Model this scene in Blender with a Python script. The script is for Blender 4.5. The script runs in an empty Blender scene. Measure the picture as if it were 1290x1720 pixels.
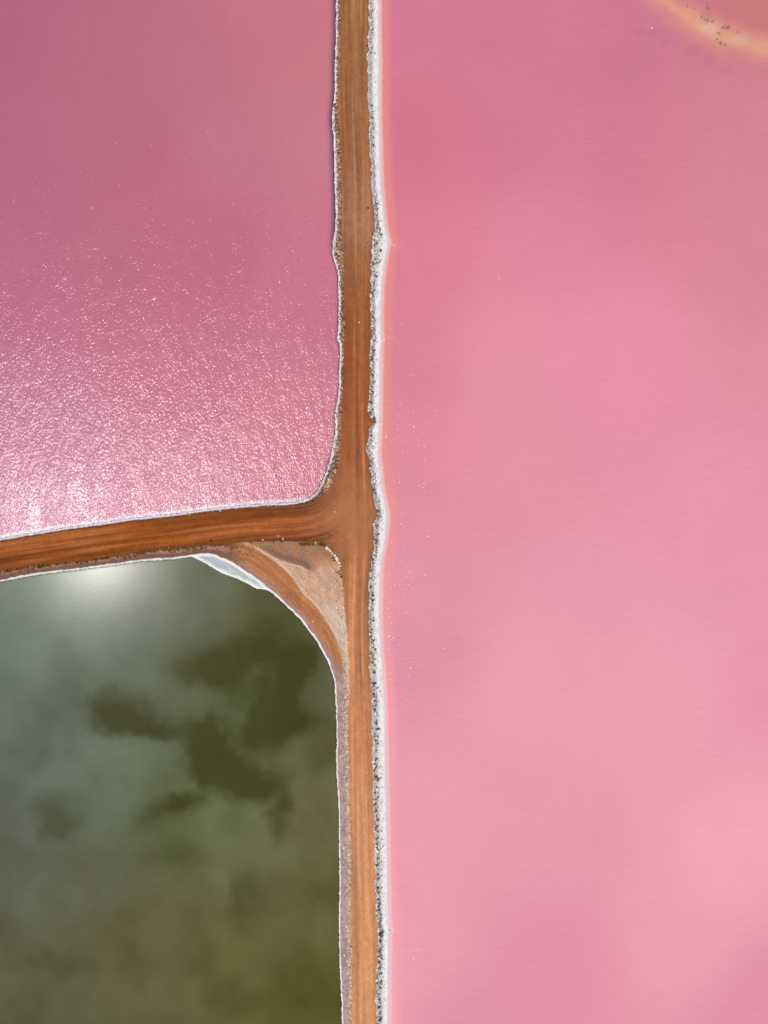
import bpy, math, random
import numpy as np

# ------------------------------------------------------------------ camera, sky, sun, exposure
# Plan of the place: map units of 10 cm, origin at map point (645, 860), map y runs south.
U = 0.1
ALT = 119.4                                    # height of the drone in metres
scene = bpy.context.scene
COL = scene.collection

cam_d = bpy.data.cameras.new('drone_camera')
cam = bpy.data.objects.new('drone_camera', cam_d)
COL.objects.link(cam)
cam.location = (0, 0, ALT)
cam.rotation_euler = (0, 0, 0)                 # straight down, north up
cam_d.sensor_fit = 'VERTICAL'
cam_d.sensor_height = 24.0
cam_d.lens = 24.0 * ALT / 172.0
cam_d.clip_end = 6000
scene.camera = cam

SUN_EL = math.radians(68.0)
SUN_AZ = math.atan2(-0.985, -0.17)             # azimuth vector (sin, cos): from the west, a little south
world = bpy.data.worlds.new('World')
scene.world = world
world.use_nodes = True
wn = world.node_tree
sky = wn.nodes.new('ShaderNodeTexSky')
sky.sky_type = 'NISHITA'
sky.sun_disc = False
sky.sun_elevation = SUN_EL
sky.sun_rotation = SUN_AZ
bg = wn.nodes['Background']
bg.inputs['Strength'].default_value = 0.10
wn.links.new(sky.outputs['Color'], bg.inputs['Color'])

sun_d = bpy.data.lights.new('sun', 'SUN')
sun_d.energy = 3.6
sun_d.angle = math.radians(0.53)
sun_d.color = (1.0, 0.965, 0.91)
sun = bpy.data.objects.new('sun', sun_d)
COL.objects.link(sun)
sun.location = (-40, -8, 100)
sun.rotation_euler = (math.pi / 2 - SUN_EL, 0, math.pi - SUN_AZ)
# (the lamp's -Z then points from the sun's place in the sky to the ground)

scene.view_settings.view_transform = 'Standard'
scene.view_settings.look = 'None'
scene.view_settings.exposure = 0.0
scene.view_settings.gamma = 1.0
scene.view_settings.use_curve_mapping = False
scene.render.engine = 'CYCLES'
scene.cycles.use_denoising = True
scene.cycles.max_bounces = 6
scene.cycles.transparent_max_bounces = 8

LIGHT = np.array([1.265, 1.30, 1.385])                                   # what a level white sheet of albedo 1 returns in this light

# ------------------------------------------------------------------ helpers
rng = np.random.default_rng(7)
random.seed(7)


def lin(c):
    c = np.asarray(c, dtype=np.float64) / 255.0
    return np.where(c <= 0.04045, c / 12.92, ((c + 0.055) / 1.055) ** 2.4)


def alb(*c):
    """pigment that looks like this 8-bit colour when lit level by the day's light"""
    return np.clip(lin(c) / LIGHT, 0.002, 0.86)


def sstep(a, b, x):
    t = np.clip((x - a) / (b - a), 0, 1)
    return t * t * (3 - 2 * t)


def _hash(ix, iy, seed):
    h = (ix.astype(np.int64) * 374761393 + iy.astype(np.int64) * 668265263 + seed * 1442695041) & 0x7fffffff
    h = ((h ^ (h >> 13)) * 1274126177) & 0x7fffffff
    return ((h ^ (h >> 16)) & 0xffff) / 65535.0


def vnoise(x, y, seed=0):
    ix, iy = np.floor(x), np.floor(y)
    fx, fy = x - ix, y - iy
    fx = fx * fx * (3 - 2 * fx)
    fy = fy * fy * (3 - 2 * fy)
    a = _hash(ix, iy, seed); b = _hash(ix + 1, iy, seed)
    c = _hash(ix, iy + 1, seed); d = _hash(ix + 1, iy + 1, seed)
    return (a * (1 - fx) + b * fx) * (1 - fy) + (c * (1 - fx) + d * fx) * fy


def fbm(x, y, seed=0, o=3):
    s, a, t = 0, 0.5, 0
    for k in range(o):
        s = s + a * vnoise(x * 2 ** k + 17.3 * k, y * 2 ** k - 9.1 * k, seed + k * 31)
        t += a
        a *= 0.5
    return s / t - 0.5                          # about -0.5 .. 0.5


def smooth_line(pts, n=3):
    """Catmull-Rom through map points"""
    q = [np.array(pts[0], float)]
    for a in pts[1:]:                            # no long spans, so the curve cannot overshoot
        a = np.array(a, float)
        m = max(1, int(math.ceil(np.hypot(*(a - q[-1])) / 40)))
        b0 = q[-1]
        q += [b0 + (a - b0) * k / m for k in range(1, m + 1)]
    p = np.array(q)
    p = np.vstack([2 * p[0] - p[1], p, 2 * p[-1] - p[-2]])
    out = []
    for i in range(1, len(p) - 2):
        for k in range(n):
            t = k / n
            a, b, c, d = p[i - 1], p[i], p[i + 1], p[i + 2]
            out.append(0.5 * (2 * b + (c - a) * t + (2 * a - 5 * b + 4 * c - d) * t ** 2 + (3 * b - a - 3 * c + d) * t ** 3))
    out.append(p[-2])
    return np.array(out)


def sdist(X, Y, line, far=60.0, pad=60.0):
    """signed distance (map units) to an open polyline, positive to the right of travel on paper; FAR where nothing is within PAD"""
    best = np.full(X.shape, 1e9)
    sign = np.full(X.shape, 1.0)
    for (ax, ay), (bx, by) in zip(line[:-1], line[1:]):
        ex, ey = bx - ax, by - ay
        L = ex * ex + ey * ey
        if L < 1e-9:
            continue
        idx = np.nonzero((X > min(ax, bx) - pad) & (X < max(ax, bx) + pad) & (Y > min(ay, by) - pad) & (Y < max(ay, by) + pad))[0]
        if not len(idx):
            continue
        x, y = X[idx], Y[idx]
        t = np.clip(((x - ax) * ex + (y - ay) * ey) / L, 0, 1)
        dx, dy = x - (ax + t * ex), y - (ay + t * ey)
        d = dx * dx + dy * dy
        m = d < best[idx]
        im = idx[m]
        best[im] = d[m]
        sign[im] = np.where((ex * dy - ey * dx)[m] >= 0, 1, -1)
    return np.where(best > 1e8, far, np.sqrt(best) * sign)


def interp(ytab, Y):
    t = np.array(ytab, float)
    return np.interp(Y, t[:, 0], t[:, 1])


def wx(px): return (np.asarray(px, float) - 645) * U
def wy(py): return (860 - np.asarray(py, float)) * U


def tag(o, label=None, category=None, group=None, kind=None):
    for k, v in (('label', label), ('category', category), ('group', group), ('kind', kind)):
        if v:
            o[k] = v
    return o


def mesh_from(name, V, F, mat, cols=None, floats=None, smooth=True):
    """V (n,3), F (m,4) or (m,3) index arrays"""
    me = bpy.data.meshes.new(name)
    V = np.asarray(V, np.float32); F = np.asarray(F, np.int32)
    k = F.shape[1]
    me.vertices.add(len(V)); me.vertices.foreach_set('co', V.ravel())
    me.loops.add(F.size); me.loops.foreach_set('vertex_index', F.ravel())
    me.polygons.add(len(F))
    me.polygons.foreach_set('loop_start', np.arange(0, F.size, k, dtype=np.int32))
    me.update(calc_edges=True)
    if cols is not None:
        for nm, c in cols.items():
            a = me.attributes.new(nm, 'FLOAT_COLOR', 'POINT')
            a.data.foreach_set('color', np.hstack([c, np.ones((len(c), 1))]).astype(np.float32).ravel())
    if floats is not None:
        for nm, c in floats.items():
            a = me.attributes.new(nm, 'FLOAT', 'POINT')
            a.data.foreach_set('value', np.asarray(c, np.float32))
    me.polygons.foreach_set('use_smooth', np.full(len(F), smooth))
    me.materials.append(mat)
    me.update()
    return me


def link(name, me):
    o = bpy.data.objects.new(name, me)
    COL.objects.link(o)
    return o


# ------------------------------------------------------------------ survey lines (map units)
# water's edge of the rose pond: from the north down the road, round the corner, out west (land on the left of travel)
L1 = smooth_line([(566, -1800), (566, -60), (565, 0), (564.5, 60), (562.5, 100), (562.5, 150), (560, 180), (558, 200), (560.5, 230), (561.5, 270),
                  (562.5, 310), (563.5, 340), (563.5, 375), (562, 395), (559, 412), (559, 428), (564, 445), (568, 462), (569, 485), (569.5, 520),
                  (568.5, 556), (566.5, 569), (570.5, 578), (571.5, 600), (569.5, 630), (570, 645), (568.5, 665), (563, 700), (564, 720),
                  (560.5, 745), (555, 770), (549.5, 790), (541, 810), (534, 824), (523, 834.5), (510, 840.5), (496, 843.5), (476, 845.5), (456, 846),
                  (420, 848.5), (378, 852.5), (342, 856.5), (300, 862.5), (279, 865), (223, 871), (167, 879), (112, 886.5), (56, 895.5),
                  (0, 905), (-60, 915), (-300, 955), (-900, 1050), (-1700, 1177)])
# foot of the bank on the green pond (land on the right of travel)... from the west round the corner to the south
L2B = smooth_line([(-1700, 1246), (-900, 1120), (-300, 1026), (-60, 988), (0, 977), (56, 966.5), (89, 962), (139, 956.5), (195, 949), (237, 943), (296, 938.5),
                   (326, 934.5), (350, 932.5), (367, 936.5), (389, 947), (411, 961), (434, 977), (456, 995), (478, 1015.5), (501, 1037),
                   (523, 1065), (535, 1082), (545, 1100), (553, 1118), (559.5, 1135), (562.5, 1155), (564, 1180), (564.8, 1200), (565.5, 1235),
                   (565.3, 1270), (565.5, 1300), (567.5, 1330), (569, 1360), (570, 1400), (569.8, 1440), (570.3, 1480), (569.8, 1520),
                   (569.8, 1560), (570, 1600), (571.7, 1640), (573.5, 1680), (574.5, 1720), (575, 1800), (577, 2500), (579, 3500)])
# front of the salt shelf that lies before that bank
SHELF = smooth_line([(322, 935), (332, 940), (344, 946), (356, 953), (367, 960), (378, 965), (389, 969.5), (400, 973), (411, 978), (420, 983),
                     (428, 987.5), (440, 990), (452, 992.5), (462, 1000)])
# right-hand (east) limits, as map x for map y
R3 = [(-700, 620), (0, 620.5), (60, 619.5), (100, 618.6), (170, 618), (185, 618.6), (200, 621), (230, 622.3), (270, 623.3), (310, 624.5),
      (330, 627), (360, 628.5), (390, 628.8), (405, 627), (420, 625), (450, 623.3), (480, 624.2), (520, 623.3), (565, 623.5), (600, 622.3),
      (640, 622), (660, 620.5), (690, 618.6), (700, 623), (712, 627), (722, 620), (745, 617), (770, 619), (780, 623), (790, 621.4), (800, 625),
      (810, 624.2), (825, 626), (843, 629.8), (860, 634), (870, 632), (880, 628), (900, 628), (920, 629), (940, 625), (960, 622), (990, 620),
      (1030, 620), (1060, 620), (1085, 621), (1100, 621.5), (1135, 623.5), (1170, 625), (1235, 626.5), (1270, 626), (1330, 627.4), (1400, 629),
      (1440, 629), (1480, 631.5), (1520, 632), (1560, 634.5), (1600, 634), (1640, 634), (1680, 632.5), (1720, 635), (2500, 640)]
W3 = [(-700, 634), (0, 634), (100, 634.8), (150, 634.8), (200, 635), (230, 636), (270, 636.8), (310, 638), (340, 641), (370, 644), (390, 646.5),
      (400, 650), (408, 651), (420, 648), (450, 642.5), (480, 639.5), (520, 637.5), (560, 638), (570, 640), (580, 637.5), (640, 637),
      (700, 636), (745, 634.5), (770, 634), (790, 636.5), (810, 638.5), (825, 640.5), (843, 645), (860, 648), (880, 648), (900, 646),
      (920, 642.5), (940, 638.5), (980, 636.5), (1030, 636), (1080, 637.5), (1100, 639), (1135, 641.5), (1170, 643.5), (1200, 644.5),
      (1270, 646), (1330, 647), (1400, 648.5), (1480, 649.5), (1520, 650.5), (1556, 651.5), (1563, 655), (1570, 651.5), (1640, 651), (1720, 650.5), (2500, 655)]
# graded track: west edge of the north road + north edge of the west road
R1 = smooth_line([(572, -1800), (572, 0), (571.5, 100), (569.5, 150), (568, 185), (569, 210), (571.5, 235), (573.5, 280), (574, 320), (574, 400),
                  (576, 425), (577.5, 450), (578, 500), (578.5, 560), (577.5, 610), (576, 660), (573.5, 700), (572, 745), (569, 775), (562, 800),
                  (553, 820), (540, 836), (525, 845), (500, 850), (460, 852), (420, 854), (378, 858), (342, 862.5), (300, 868.5), (223, 877),
                  (167, 885), (112, 892.5), (56, 901), (0, 910), (-60, 920), (-300, 960), (-900, 1056), (-1700, 1183)])
# south edge of the west road, round the verge wedge, then the west edge of the south road
R2 = smooth_line([(-1700, 1226), (-900, 1100), (-300, 1004), (-60, 967), (0, 958), (70, 948), (139, 940), (209, 930), (279, 920), (349, 914), (411, 912),
                  (467, 908), (523, 911), (548, 918), (561, 930), (568, 945), (574, 965), (577, 989), (580.5, 1031), (584, 1073), (586.5, 1115),
                  (588, 1157), (586, 1200), (586, 1235), (588, 1300), (588.5, 1350), (590, 1400), (591, 1440), (589.5, 1500), (589.5, 1540),
                  (591, 1600), (592, 1640), (591.5, 1720), (592, 1800), (594, 2500), (596, 3500)])
# inner edge of the old haul track that rounds the green pond
TRK = smooth_line([(395, 914), (420, 916), (431, 920), (454, 933), (470, 945), (487, 961), (499, 976), (512, 995), (535, 1018), (550, 1040), (563, 1061),
                   (570, 1079), (577, 1102), (581, 1125), (582, 1150), (583, 1200)])
BERM = smooth_line([(428, 917), (445, 926), (458, 934), (473, 940.5), (493, 947), (508, 951.5), (521, 958)])



# ------------------------------------------------------------------ materials
def nodes_of(name):
    m = bpy.data.materials.new(name)
    m.use_nodes = True
    nt = m.node_tree
    for n in list(nt.nodes):
        nt.nodes.remove(n)
    out = nt.nodes.new('ShaderNodeOutputMaterial')
    return m, nt, out


def N(nt, typ, **kw):
    n = nt.nodes.new(typ)
    for k, v in kw.items():
        if k in n.inputs:
            n.inputs[k].default_value = v
        else:
            setattr(n, k, v)
    return n


def math_node(nt, op, a, b=None):
    n = nt.nodes.new('ShaderNodeMath'); n.operation = op
    for i, v in enumerate((a, b)):
        if v is None:
            continue
        if isinstance(v, (int, float)):
            n.inputs[i].default_value = v
        else:
            nt.links.new(v, n.inputs[i])
    return n.outputs[0]


def noise(nt, vec, scale, detail=2.0, rough=0.5, stretch=None, rot=0.0):
    if stretch is not None or rot:
        mp = N(nt, 'ShaderNodeMapping')
        mp.inputs['Rotation'].default_value = (0, 0, rot)
        if stretch:
            mp.inputs['Scale'].default_value = stretch
        nt.links.new(vec, mp.inputs['Vector'])
        vec = mp.outputs[0]
    n = N(nt, 'ShaderNodeTexNoise', Scale=scale, Detail=detail, Roughness=rough)
    nt.links.new(vec, n.inputs['Vector'])
    return n.outputs['Fac']


def hsv_vary(nt, col, fac, amount):
    """multiply a colour by 1 +- amount * (fac - 0.5) * 2"""
    m = math_node(nt, 'MULTIPLY_ADD', fac, 2 * amount)
    m.node.inputs[2].default_value = 1 - amount
    v = N(nt, 'ShaderNodeVectorMath', operation='SCALE')
    nt.links.new(col, v.inputs[0]); nt.links.new(m, v.inputs['Scale'])
    return v.outputs[0]


def ground_material(name, rough=0.9, grain=0.16, bump=0.05, spec=0.2):
    m, nt, out = nodes_of(name)
    geo = N(nt, 'ShaderNodeNewGeometry')
    at = N(nt, 'ShaderNodeAttribute', attribute_name='pigment')
    n1 = noise(nt, geo.outputs['Position'], 2.2, 3)
    n2 = noise(nt, geo.outputs['Position'], 9.0, 2)
    c = hsv_vary(nt, at.outputs['Color'], n1, grain)
    c = hsv_vary(nt, c, n2, grain)
    p = N(nt, 'ShaderNodeBsdfPrincipled', Roughness=rough)
    p.inputs['Specular IOR Level'].default_value = spec
    nt.links.new(c, p.inputs['Base Color'])
    b = N(nt, 'ShaderNodeBump', Strength=1.0, Distance=bump)
    nt.links.new(n2, b.inputs['Height'])
    nt.links.new(b.outputs[0], p.inputs['Normal'])
    nt.links.new(p.outputs[0], out.inputs[0])
    return m


def water_material(name, waves, rough, film=1.0, streak=None):
    """turbid brine: water colour with sky sheen, reflections and glitter painted in ('tone'), see-through where it is shallow ('clear'), wind ripples as relief.
    waves: (scale, detail, stretch, rotation, height in metres)"""
    m, nt, out = nodes_of(name)
    geo = N(nt, 'ShaderNodeNewGeometry')
    pos = geo.outputs['Position']
    tone = N(nt, 'ShaderNodeAttribute', attribute_name='tone').outputs['Color']
    clear = N(nt, 'ShaderNodeAttribute', attribute_name='clear').outputs['Fac']
    if streak:
        for sc, st, ro, amt in streak:
            tone = hsv_vary(nt, tone, noise(nt, pos, sc, 2, 0.5, st, ro), amt)
    p = N(nt, 'ShaderNodeBsdfPrincipled', Roughness=0.9)      # the murk below ...
    p.inputs['Specular IOR Level'].default_value = 0.0
    p.inputs['Coat Weight'].default_value = film              # ... and the mirror of the surface above it
    p.inputs['Coat IOR'].default_value = 1.34
    p.inputs['Coat Roughness'].default_value = rough
    nt.links.new(tone, p.inputs['Base Color'])
    prev = None
    for sc, de, st, ro, h in waves:
        b = N(nt, 'ShaderNodeBump', Strength=1.0, Distance=h)
        nt.links.new(noise(nt, pos, sc, de, 0.5, st, ro), b.inputs['Height'])
        gust = math_node(nt, 'MULTIPLY_ADD', noise(nt, pos, 0.17, 3, 0.55, (2.2, 0.5, 1), 0.65), 1.5)
        gust.node.inputs[2].default_value = 0.12
        gust.node.use_clamp = True
        nt.links.new(gust, b.inputs['Strength'])
        if prev is not None:
            nt.links.new(prev, b.inputs['Normal'])
        prev = b.outputs[0]
    if prev is not None:
        nt.links.new(prev, p.inputs['Coat Normal'])
    tr = N(nt, 'ShaderNodeBsdfTransparent')
    mx = N(nt, 'ShaderNodeMixShader')
    nt.links.new(clear, mx.inputs[0])
    nt.links.new(p.outputs[0], mx.inputs[1]); nt.links.new(tr.outputs[0], mx.inputs[2])
    nt.links.new(mx.outputs[0], out.inputs[0])
    return m


def plain_material(name, c, rough=0.9, vary=0.25, scale=6.0, spec=0.2, bump=0.02):
    m, nt, out = nodes_of(name)
    geo = N(nt, 'ShaderNodeNewGeometry')
    rgb = N(nt, 'ShaderNodeRGB')
    rgb.outputs[0].default_value = (*[float(v) for v in c], 1)
    n = noise(nt, geo.outputs['Position'], scale, 3)
    col = hsv_vary(nt, rgb.outputs[0], n, vary)
    p = N(nt, 'ShaderNodeBsdfPrincipled', Roughness=rough)
    p.inputs['Specular IOR Level'].default_value = spec
    nt.links.new(col, p.inputs['Base Color'])
    if bump:
        b = N(nt, 'ShaderNodeBump', Strength=1.0, Distance=bump)
        nt.links.new(n, b.inputs['Height']); nt.links.new(b.outputs[0], p.inputs['Normal'])
    nt.links.new(p.outputs[0], out.inputs[0])
    return m


M_ROAD = ground_material('graded_earth', 0.92, 0.10, 0.02)
M_BANK = ground_material('bank_rubble', 0.92, 0.20, 0.05)
M_SALT = ground_material('salt_crust', 0.75, 0.10, 0.03, 0.35)
M_BED = plain_material('lakebed_silt', alb(150, 95, 90), 0.95, 0.2, 0.2, bump=0)

# ------------------------------------------------------------------ the causeway: one survey grid, split into road, banks and salt shores
def build_causeway():
    STEP = 1.0
    xs = np.concatenate([np.arange(-1600, -60, 5.0), np.arange(-60, 700, STEP)])
    ys = np.concatenate([np.arange(-1700, -80, 5.0), np.arange(-80, 1800, STEP), np.arange(1800, 3400, 5.0)])
    GX, GY = np.meshgrid(xs, ys)                # rows = y
    up = L1[L1[:, 0] < 546][::-1]; lo = L2B[L2B[:, 0] < 567]
    top = np.interp(GX, up[:, 0], up[:, 1]); bot = np.interp(GX, lo[:, 0], lo[:, 1])
    W = interp(W3, GY)
    cand = ((GX > 540) & (GX < W + 26)) | ((GX <= 540) & (GY > top - 24) & (GY < bot + 48))
    idx = -np.ones(GX.shape, np.int64)
    sel = np.nonzero(cand)
    X = GX[sel].astype(float); Y = GY[sel].astype(float)
    # ragged edges
    j1 = fbm(X / 9, Y / 9, 3, 3); j2 = fbm(X / 3.2, Y / 3.2, 11, 2)
    jx = X + 1.6 * j1 + 1.2 * j2
    jy = Y + 1.6 * fbm(X / 9, Y / 9, 5, 3) + 1.2 * fbm(X / 3.2, Y / 3.2, 13, 2)
    d1 = -sdist(jx, jy, L1, -300) * U; d2 = -sdist(jx, jy, L2B, -200, 140) * U
    W3s = interp(W3, Y)
    d3 = (W3s - X) * U + 0.10 * j2 + 0.06 * j1
    r1 = -sdist(jx, jy, R1, -60) * U; r2 = -sdist(jx, jy, R2, -160, 150) * U
    r2 = r2 + np.where(X < 430, 0.55 * fbm(X / 9, Y / 7, 25, 3), 0)
    d3 = d3 + 0.30 * fbm(X / 14, Y / 18, 27, 3)
    big = fbm(X / 14, Y / 14, 21, 3); mid = fbm(X / 6, Y / 6, 23, 2)
    r3 = (interp(R3, Y) - X) * U + 0.55 * big + 0.45 * mid + 0.2 * j2
    trk = sdist(jx, jy, TRK, 60) * U           # positive toward the pond side
    bm = sdist(jx, jy, BERM, 60) * U
    shf = sdist(jx, jy, SHELF, 60) * U         # positive toward the water
    shelf = (d2 <= 0) & (shf < 0) & (X > 320) & (X < 462) & (Y > 930) & (Y < 1003)
    shelf_w = np.where(shelf, np.minimum(-shf, 3), 0)

    land = np.minimum(np.minimum(d1, d2), d3)
    road = np.minimum(np.minimum(r1, r2), r3)   # inside the graded road
    on_road = sstep(-0.12, 0.12, road)
    out_road = np.maximum(-road, 0)
    frac = np.clip(land / np.maximum(land + out_road, 1e-3), 0, 1)
    near3 = (d3 < d1) & (d3 < d2) & (r3 < 0.5)
    near1 = (d1 <= d2) & ~near3
    near2 = ~near3 & ~near1
    # ---- height
    wedge = near2 & (X > 400) & (Y > 905) & (Y < 1180)
    prof = np.where(near3, sstep(0.45, 1.0, frac), sstep(0.15, 0.95, frac))
    z = 0.05 + 0.55 * prof
    z = np.where(wedge, 0.05 + 0.45 * sstep(0.0, 2.4, land) + 0.1 * on_road, z)
    under = np.maximum(-land, 0)
    slope = np.where(near3, 0.16, np.where(near1, 0.5, 0.45))
    zu = 0.05 - 0.03 - under * slope
    zu = np.where(under * slope > 0.9, -0.88, zu)
    z = np.where(land < 0, zu, z)
    z = np.where(shelf, 0.035 + 0.02 * fbm(X / 5, Y / 5, 33, 2), z)
    verge = (1 - on_road) * sstep(0.1, 0.35, land)
    lump = np.where(near3, 0.15, np.where(near1, 0.16, 0.12))
    z = z + verge * lump * fbm(X / 4.0, Y / 4.0, 41, 3) * np.where(wedge, 0.5, 1)
    # berm in the wedge and the shoulder of the haul track
    berm = np.exp(-np.clip(np.where(bm > 0, bm / 0.45, -bm / 0.75), 0, 9) ** 2) * sstep(424, 440, X) * sstep(524, 512, X)
    z = z + np.where(wedge, 0.42 * berm, 0)
    ridge = np.exp(-(trk / 0.28) ** 2) * sstep(425, 445, X) * sstep(1140, 1060, Y)
    z = z + np.where(wedge, 0.16 * ridge * (0.6 + fbm(X / 5, Y / 5, 47, 2)), 0)
    # wheel ruts and windrow
    uu = (X - 572) * U
    rut = 0.0
    for c0, s0 in ((1.2, 0.28), (2.9, 0.28)):
        rut = rut + np.exp(-((r3 - c0) / s0) ** 2)
    z = z - on_road * 0.035 * rut * sstep(560, 585, X)
    z = z + 0.10 * np.exp(-((road + 0.12) / 0.14) ** 2) * sstep(0.2, 0.5, land) * (0.5 + 1.5 * np.clip(mid + 0.2, 0, 1))
    # ---- pigment
    def C(*c): return alb(*c)[None, :]
    def mixc(a, b, t): return a * (1 - t[:, None]) + b * t[:, None]
    yk = [0, 120, 250, 380, 440, 520, 640, 760, 850, 950, 1050, 1200, 1400, 1560, 1720]
    ck = np.array([alb(*c) for c in [(155, 103, 62), (156, 103, 64), (162, 102, 67), (172, 118, 86), (160, 100, 64), (152, 87, 48), (156, 88, 50), (160, 90, 52),
                                     (172, 108, 72), (182, 116, 74), (190, 124, 80), (202, 136, 92), (206, 142, 98), (206, 142, 98), (210, 146, 100)]])
    vr = np.stack([np.interp(Y, yk, ck[:, i]) for i in range(3)], 1)
    xk = [-400, 0, 200, 400, 500, 560]
    ak = np.array([alb(*c) for c in [(143, 75, 20), (143, 75, 20), (147, 77, 21), (151, 80, 28), (157, 83, 40), (168, 98, 60)]])
    ar = np.stack([np.interp(X, xk, ak[:, i]) for i in range(3)], 1)
    wv = sstep(535, 590, X + 10 * fbm(X / 30, Y / 30, 51, 2))
    rc = mixc(ar, vr, wv)
    # streaks left by grader and tyres, along each road
    yy = np.arange(-500, 2300, 10.0); cen = np.convolve(np.pad(interp(R3, yy), 12, 'edge'), np.ones(25) / 25, 'valid')
    q3 = (np.interp(Y, yy, cen) - X) * U
    q1 = -sdist(X, Y, R1, -60) * U
    sv = fbm(q3 / 0.42, Y / 160, 61, 3) * 0.75 + 0.6 * fbm(q3 / 1.1, Y / 260, 62, 2) + 0.22 * fbm(X / 12, Y / 14, 63, 3)
    sa = fbm(q1 / 0.50, X / 160, 64, 3) * 1.75 + 1.1 * fbm(q1 / 1.2, X / 300, 65, 2) + 0.2 * fbm(X / 12, Y / 14, 66, 3)
    st = sa * (1 - wv) + sv * wv
    junc = np.exp(-(((X - 590) / 45) ** 2 + ((Y - 870) / 40) ** 2))
    st = st * (1 - 0.6 * junc)
    rc = rc * (0.93 - 0.05 * (1 - wv))[:, None] * np.clip(1 + 0.85 * st, 0.45, 1.8)[:, None]
    rc = rc * (1 + np.stack([0.06 * st, 0 * st, -0.12 * st], 1))
    pale = np.clip(st - 0.2, 0, 1) * 1.3
    rc = mixc(rc, mixc(C(186, 118, 78) + 0 * rc, C(214, 160, 122), wv * sstep(500, 1000, Y)), np.clip(pale, 0, 0.6))
    # two worn wheel lines down the south road and along the west road, broken up
    trk_v = np.exp(-((q3 - 2.75 + 0.25 * fbm(Y / 90, Y * 0, 67, 2)) / 0.20) ** 2) + 0.8 * np.exp(-((q3 - 1.35 + 0.25 * fbm(Y / 80, Y * 0 + 3, 68, 2)) / 0.17) ** 2)
    trk_v = trk_v * wv * sstep(-0.1, 0.25, fbm(X / 40, Y / 90, 69, 2) + 0.05) * (0.35 + 0.65 * sstep(950, 1150, Y))
    rc = mixc(rc, C(222, 172, 134) + 0 * rc, np.clip(0.62 * trk_v, 0, 0.7))
    trk_a = np.exp(-((q1 - 2.55 + 0.3 * fbm(X / 90, X * 0, 70, 2)) / 0.20) ** 2) + 0.8 * np.exp(-((q1 - 3.9 + 0.3 * fbm(X / 80, X * 0 + 5, 71, 2)) / 0.18) ** 2)
    rc = mixc(rc, C(180, 110, 64) + 0 * rc, np.clip(0.7 * trk_a * (1 - wv) * sstep(-0.2, 0.2, fbm(X / 70, Y / 40, 72, 2)), 0, 0.6))
    rc = rc * (1 + 0.32 * fbm(X / 1.7, Y / 2.6, 74, 2) + 0.20 * fbm(X / 7, Y / 9, 76, 3))[:, None]
    # tyre lines that swing through the junction
    q2 = -sdist(X, Y, R2, -160, 150) * U
    near_j = np.exp(-(((X - 570) / 75) ** 2 + ((Y - 880) / 85) ** 2))
    arcs = sum(np.exp(-((q1 - c0 + 0.2 * fbm(X / 40, Y / 40, 77, 2)) / 0.13) ** 2) for c0 in (1.0, 2.4, 3.3)) + sum(np.exp(-((q2 - c0 + 0.2 * fbm(X / 40, Y / 40, 78, 2)) / 0.13) ** 2) for c0 in (0.9, 2.2, 3.0))
    arcs = arcs * near_j * sstep(-0.2, 0.2, fbm(X / 18, Y / 18, 79, 3))
    # turning sweep through the junction, scuffed paler
    sw = np.exp(-((q1 - 3.2) / 1.4) ** 2) * np.exp(-(((X - 575) / 50) ** 2 + ((Y - 850) / 60) ** 2))
    rc = mixc(rc, C(176, 116, 82) + 0 * rc, np.clip(0.45 * junc + 0.25 * sw, 0, 0.6))
    rc = rc * (1 - 0.22 * np.clip(arcs, 0, 1))[:, None]
    # east road edge darkened: shade of the falling bank painted into the pigment
    redge = np.exp(-(r3 / 0.35) ** 2) * sstep(-0.25, 0.05, r3)
    rc = mixc(rc, C(132, 78, 36) + 0 * rc, 0.55 * redge * sstep(1250, 900, Y) + 0.25 * redge)
    # banks
    spk = fbm(X / 3.0, Y / 3.0, 71, 2); spk2 = fbm(X / 2.2, Y / 2.2, 73, 1); pat = fbm(X / 10, Y / 16, 75, 3)
    north = sstep(345, 320, Y)
    b3 = mixc(C(226, 218, 212) + 0 * rc, C(128, 90, 66), sstep(-0.04, 0.18, spk + 0.5 * pat - 0.3 * north - 0.22 * sstep(0.85, 0.4, frac)))
    b3 = mixc(b3, C(214, 208, 206), 0.7 * north)
    b3 = mixc(b3, C(236, 230, 224), sstep(0.0, 0.25, -spk2 + 0.5 * pat) * 0.8)
    b1 = mixc(C(150, 112, 84) + 0 * rc, C(88, 72, 72), sstep(-0.1, 0.15, spk))
    b1 = mixc(b1, C(205, 172, 140), sstep(0.08, 0.25, spk2 + 0.3 * pat))
    b1 = mixc(b1, C(222, 205, 200), sstep(0.55, 0.15, d1) * sstep(-0.1, 0.2, spk2))
    arm1 = sstep(560, 530, X) * sstep(820, 840, Y)
    b1 = mixc(b1, mixc(C(112, 72, 44) + 0 * rc, C(76, 58, 54), sstep(-0.1, 0.15, spk)), arm1)
    b2low = mixc(C(174, 150, 148) + 0 * rc, C(150, 130, 124), sstep(-0.15, 0.2, spk + pat))
    stone = sstep(0.62, 0.9, frac + 0.35 * pat)
    b2low = mixc(b2low, mixc(C(210, 178, 156) + 0 * rc, C(168, 140, 120), sstep(-0.1, 0.12, spk)), stone)
    b2arm = mixc(C(128, 90, 74) + 0 * rc, C(172, 132, 108), sstep(0.42, 0.7, frac + 0.3 * pat))
    b2arm = mixc(b2arm, C(108, 60, 24), sstep(0.66, 0.86, frac + 0.35 * spk))
    haul = C(178, 116, 74) * np.clip(1 + 0.5 * fbm(d2 / 0.35, (X + Y) / 60, 81, 3) + 0.25 * pat, 0.5, 1.6)[:, None]
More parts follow.
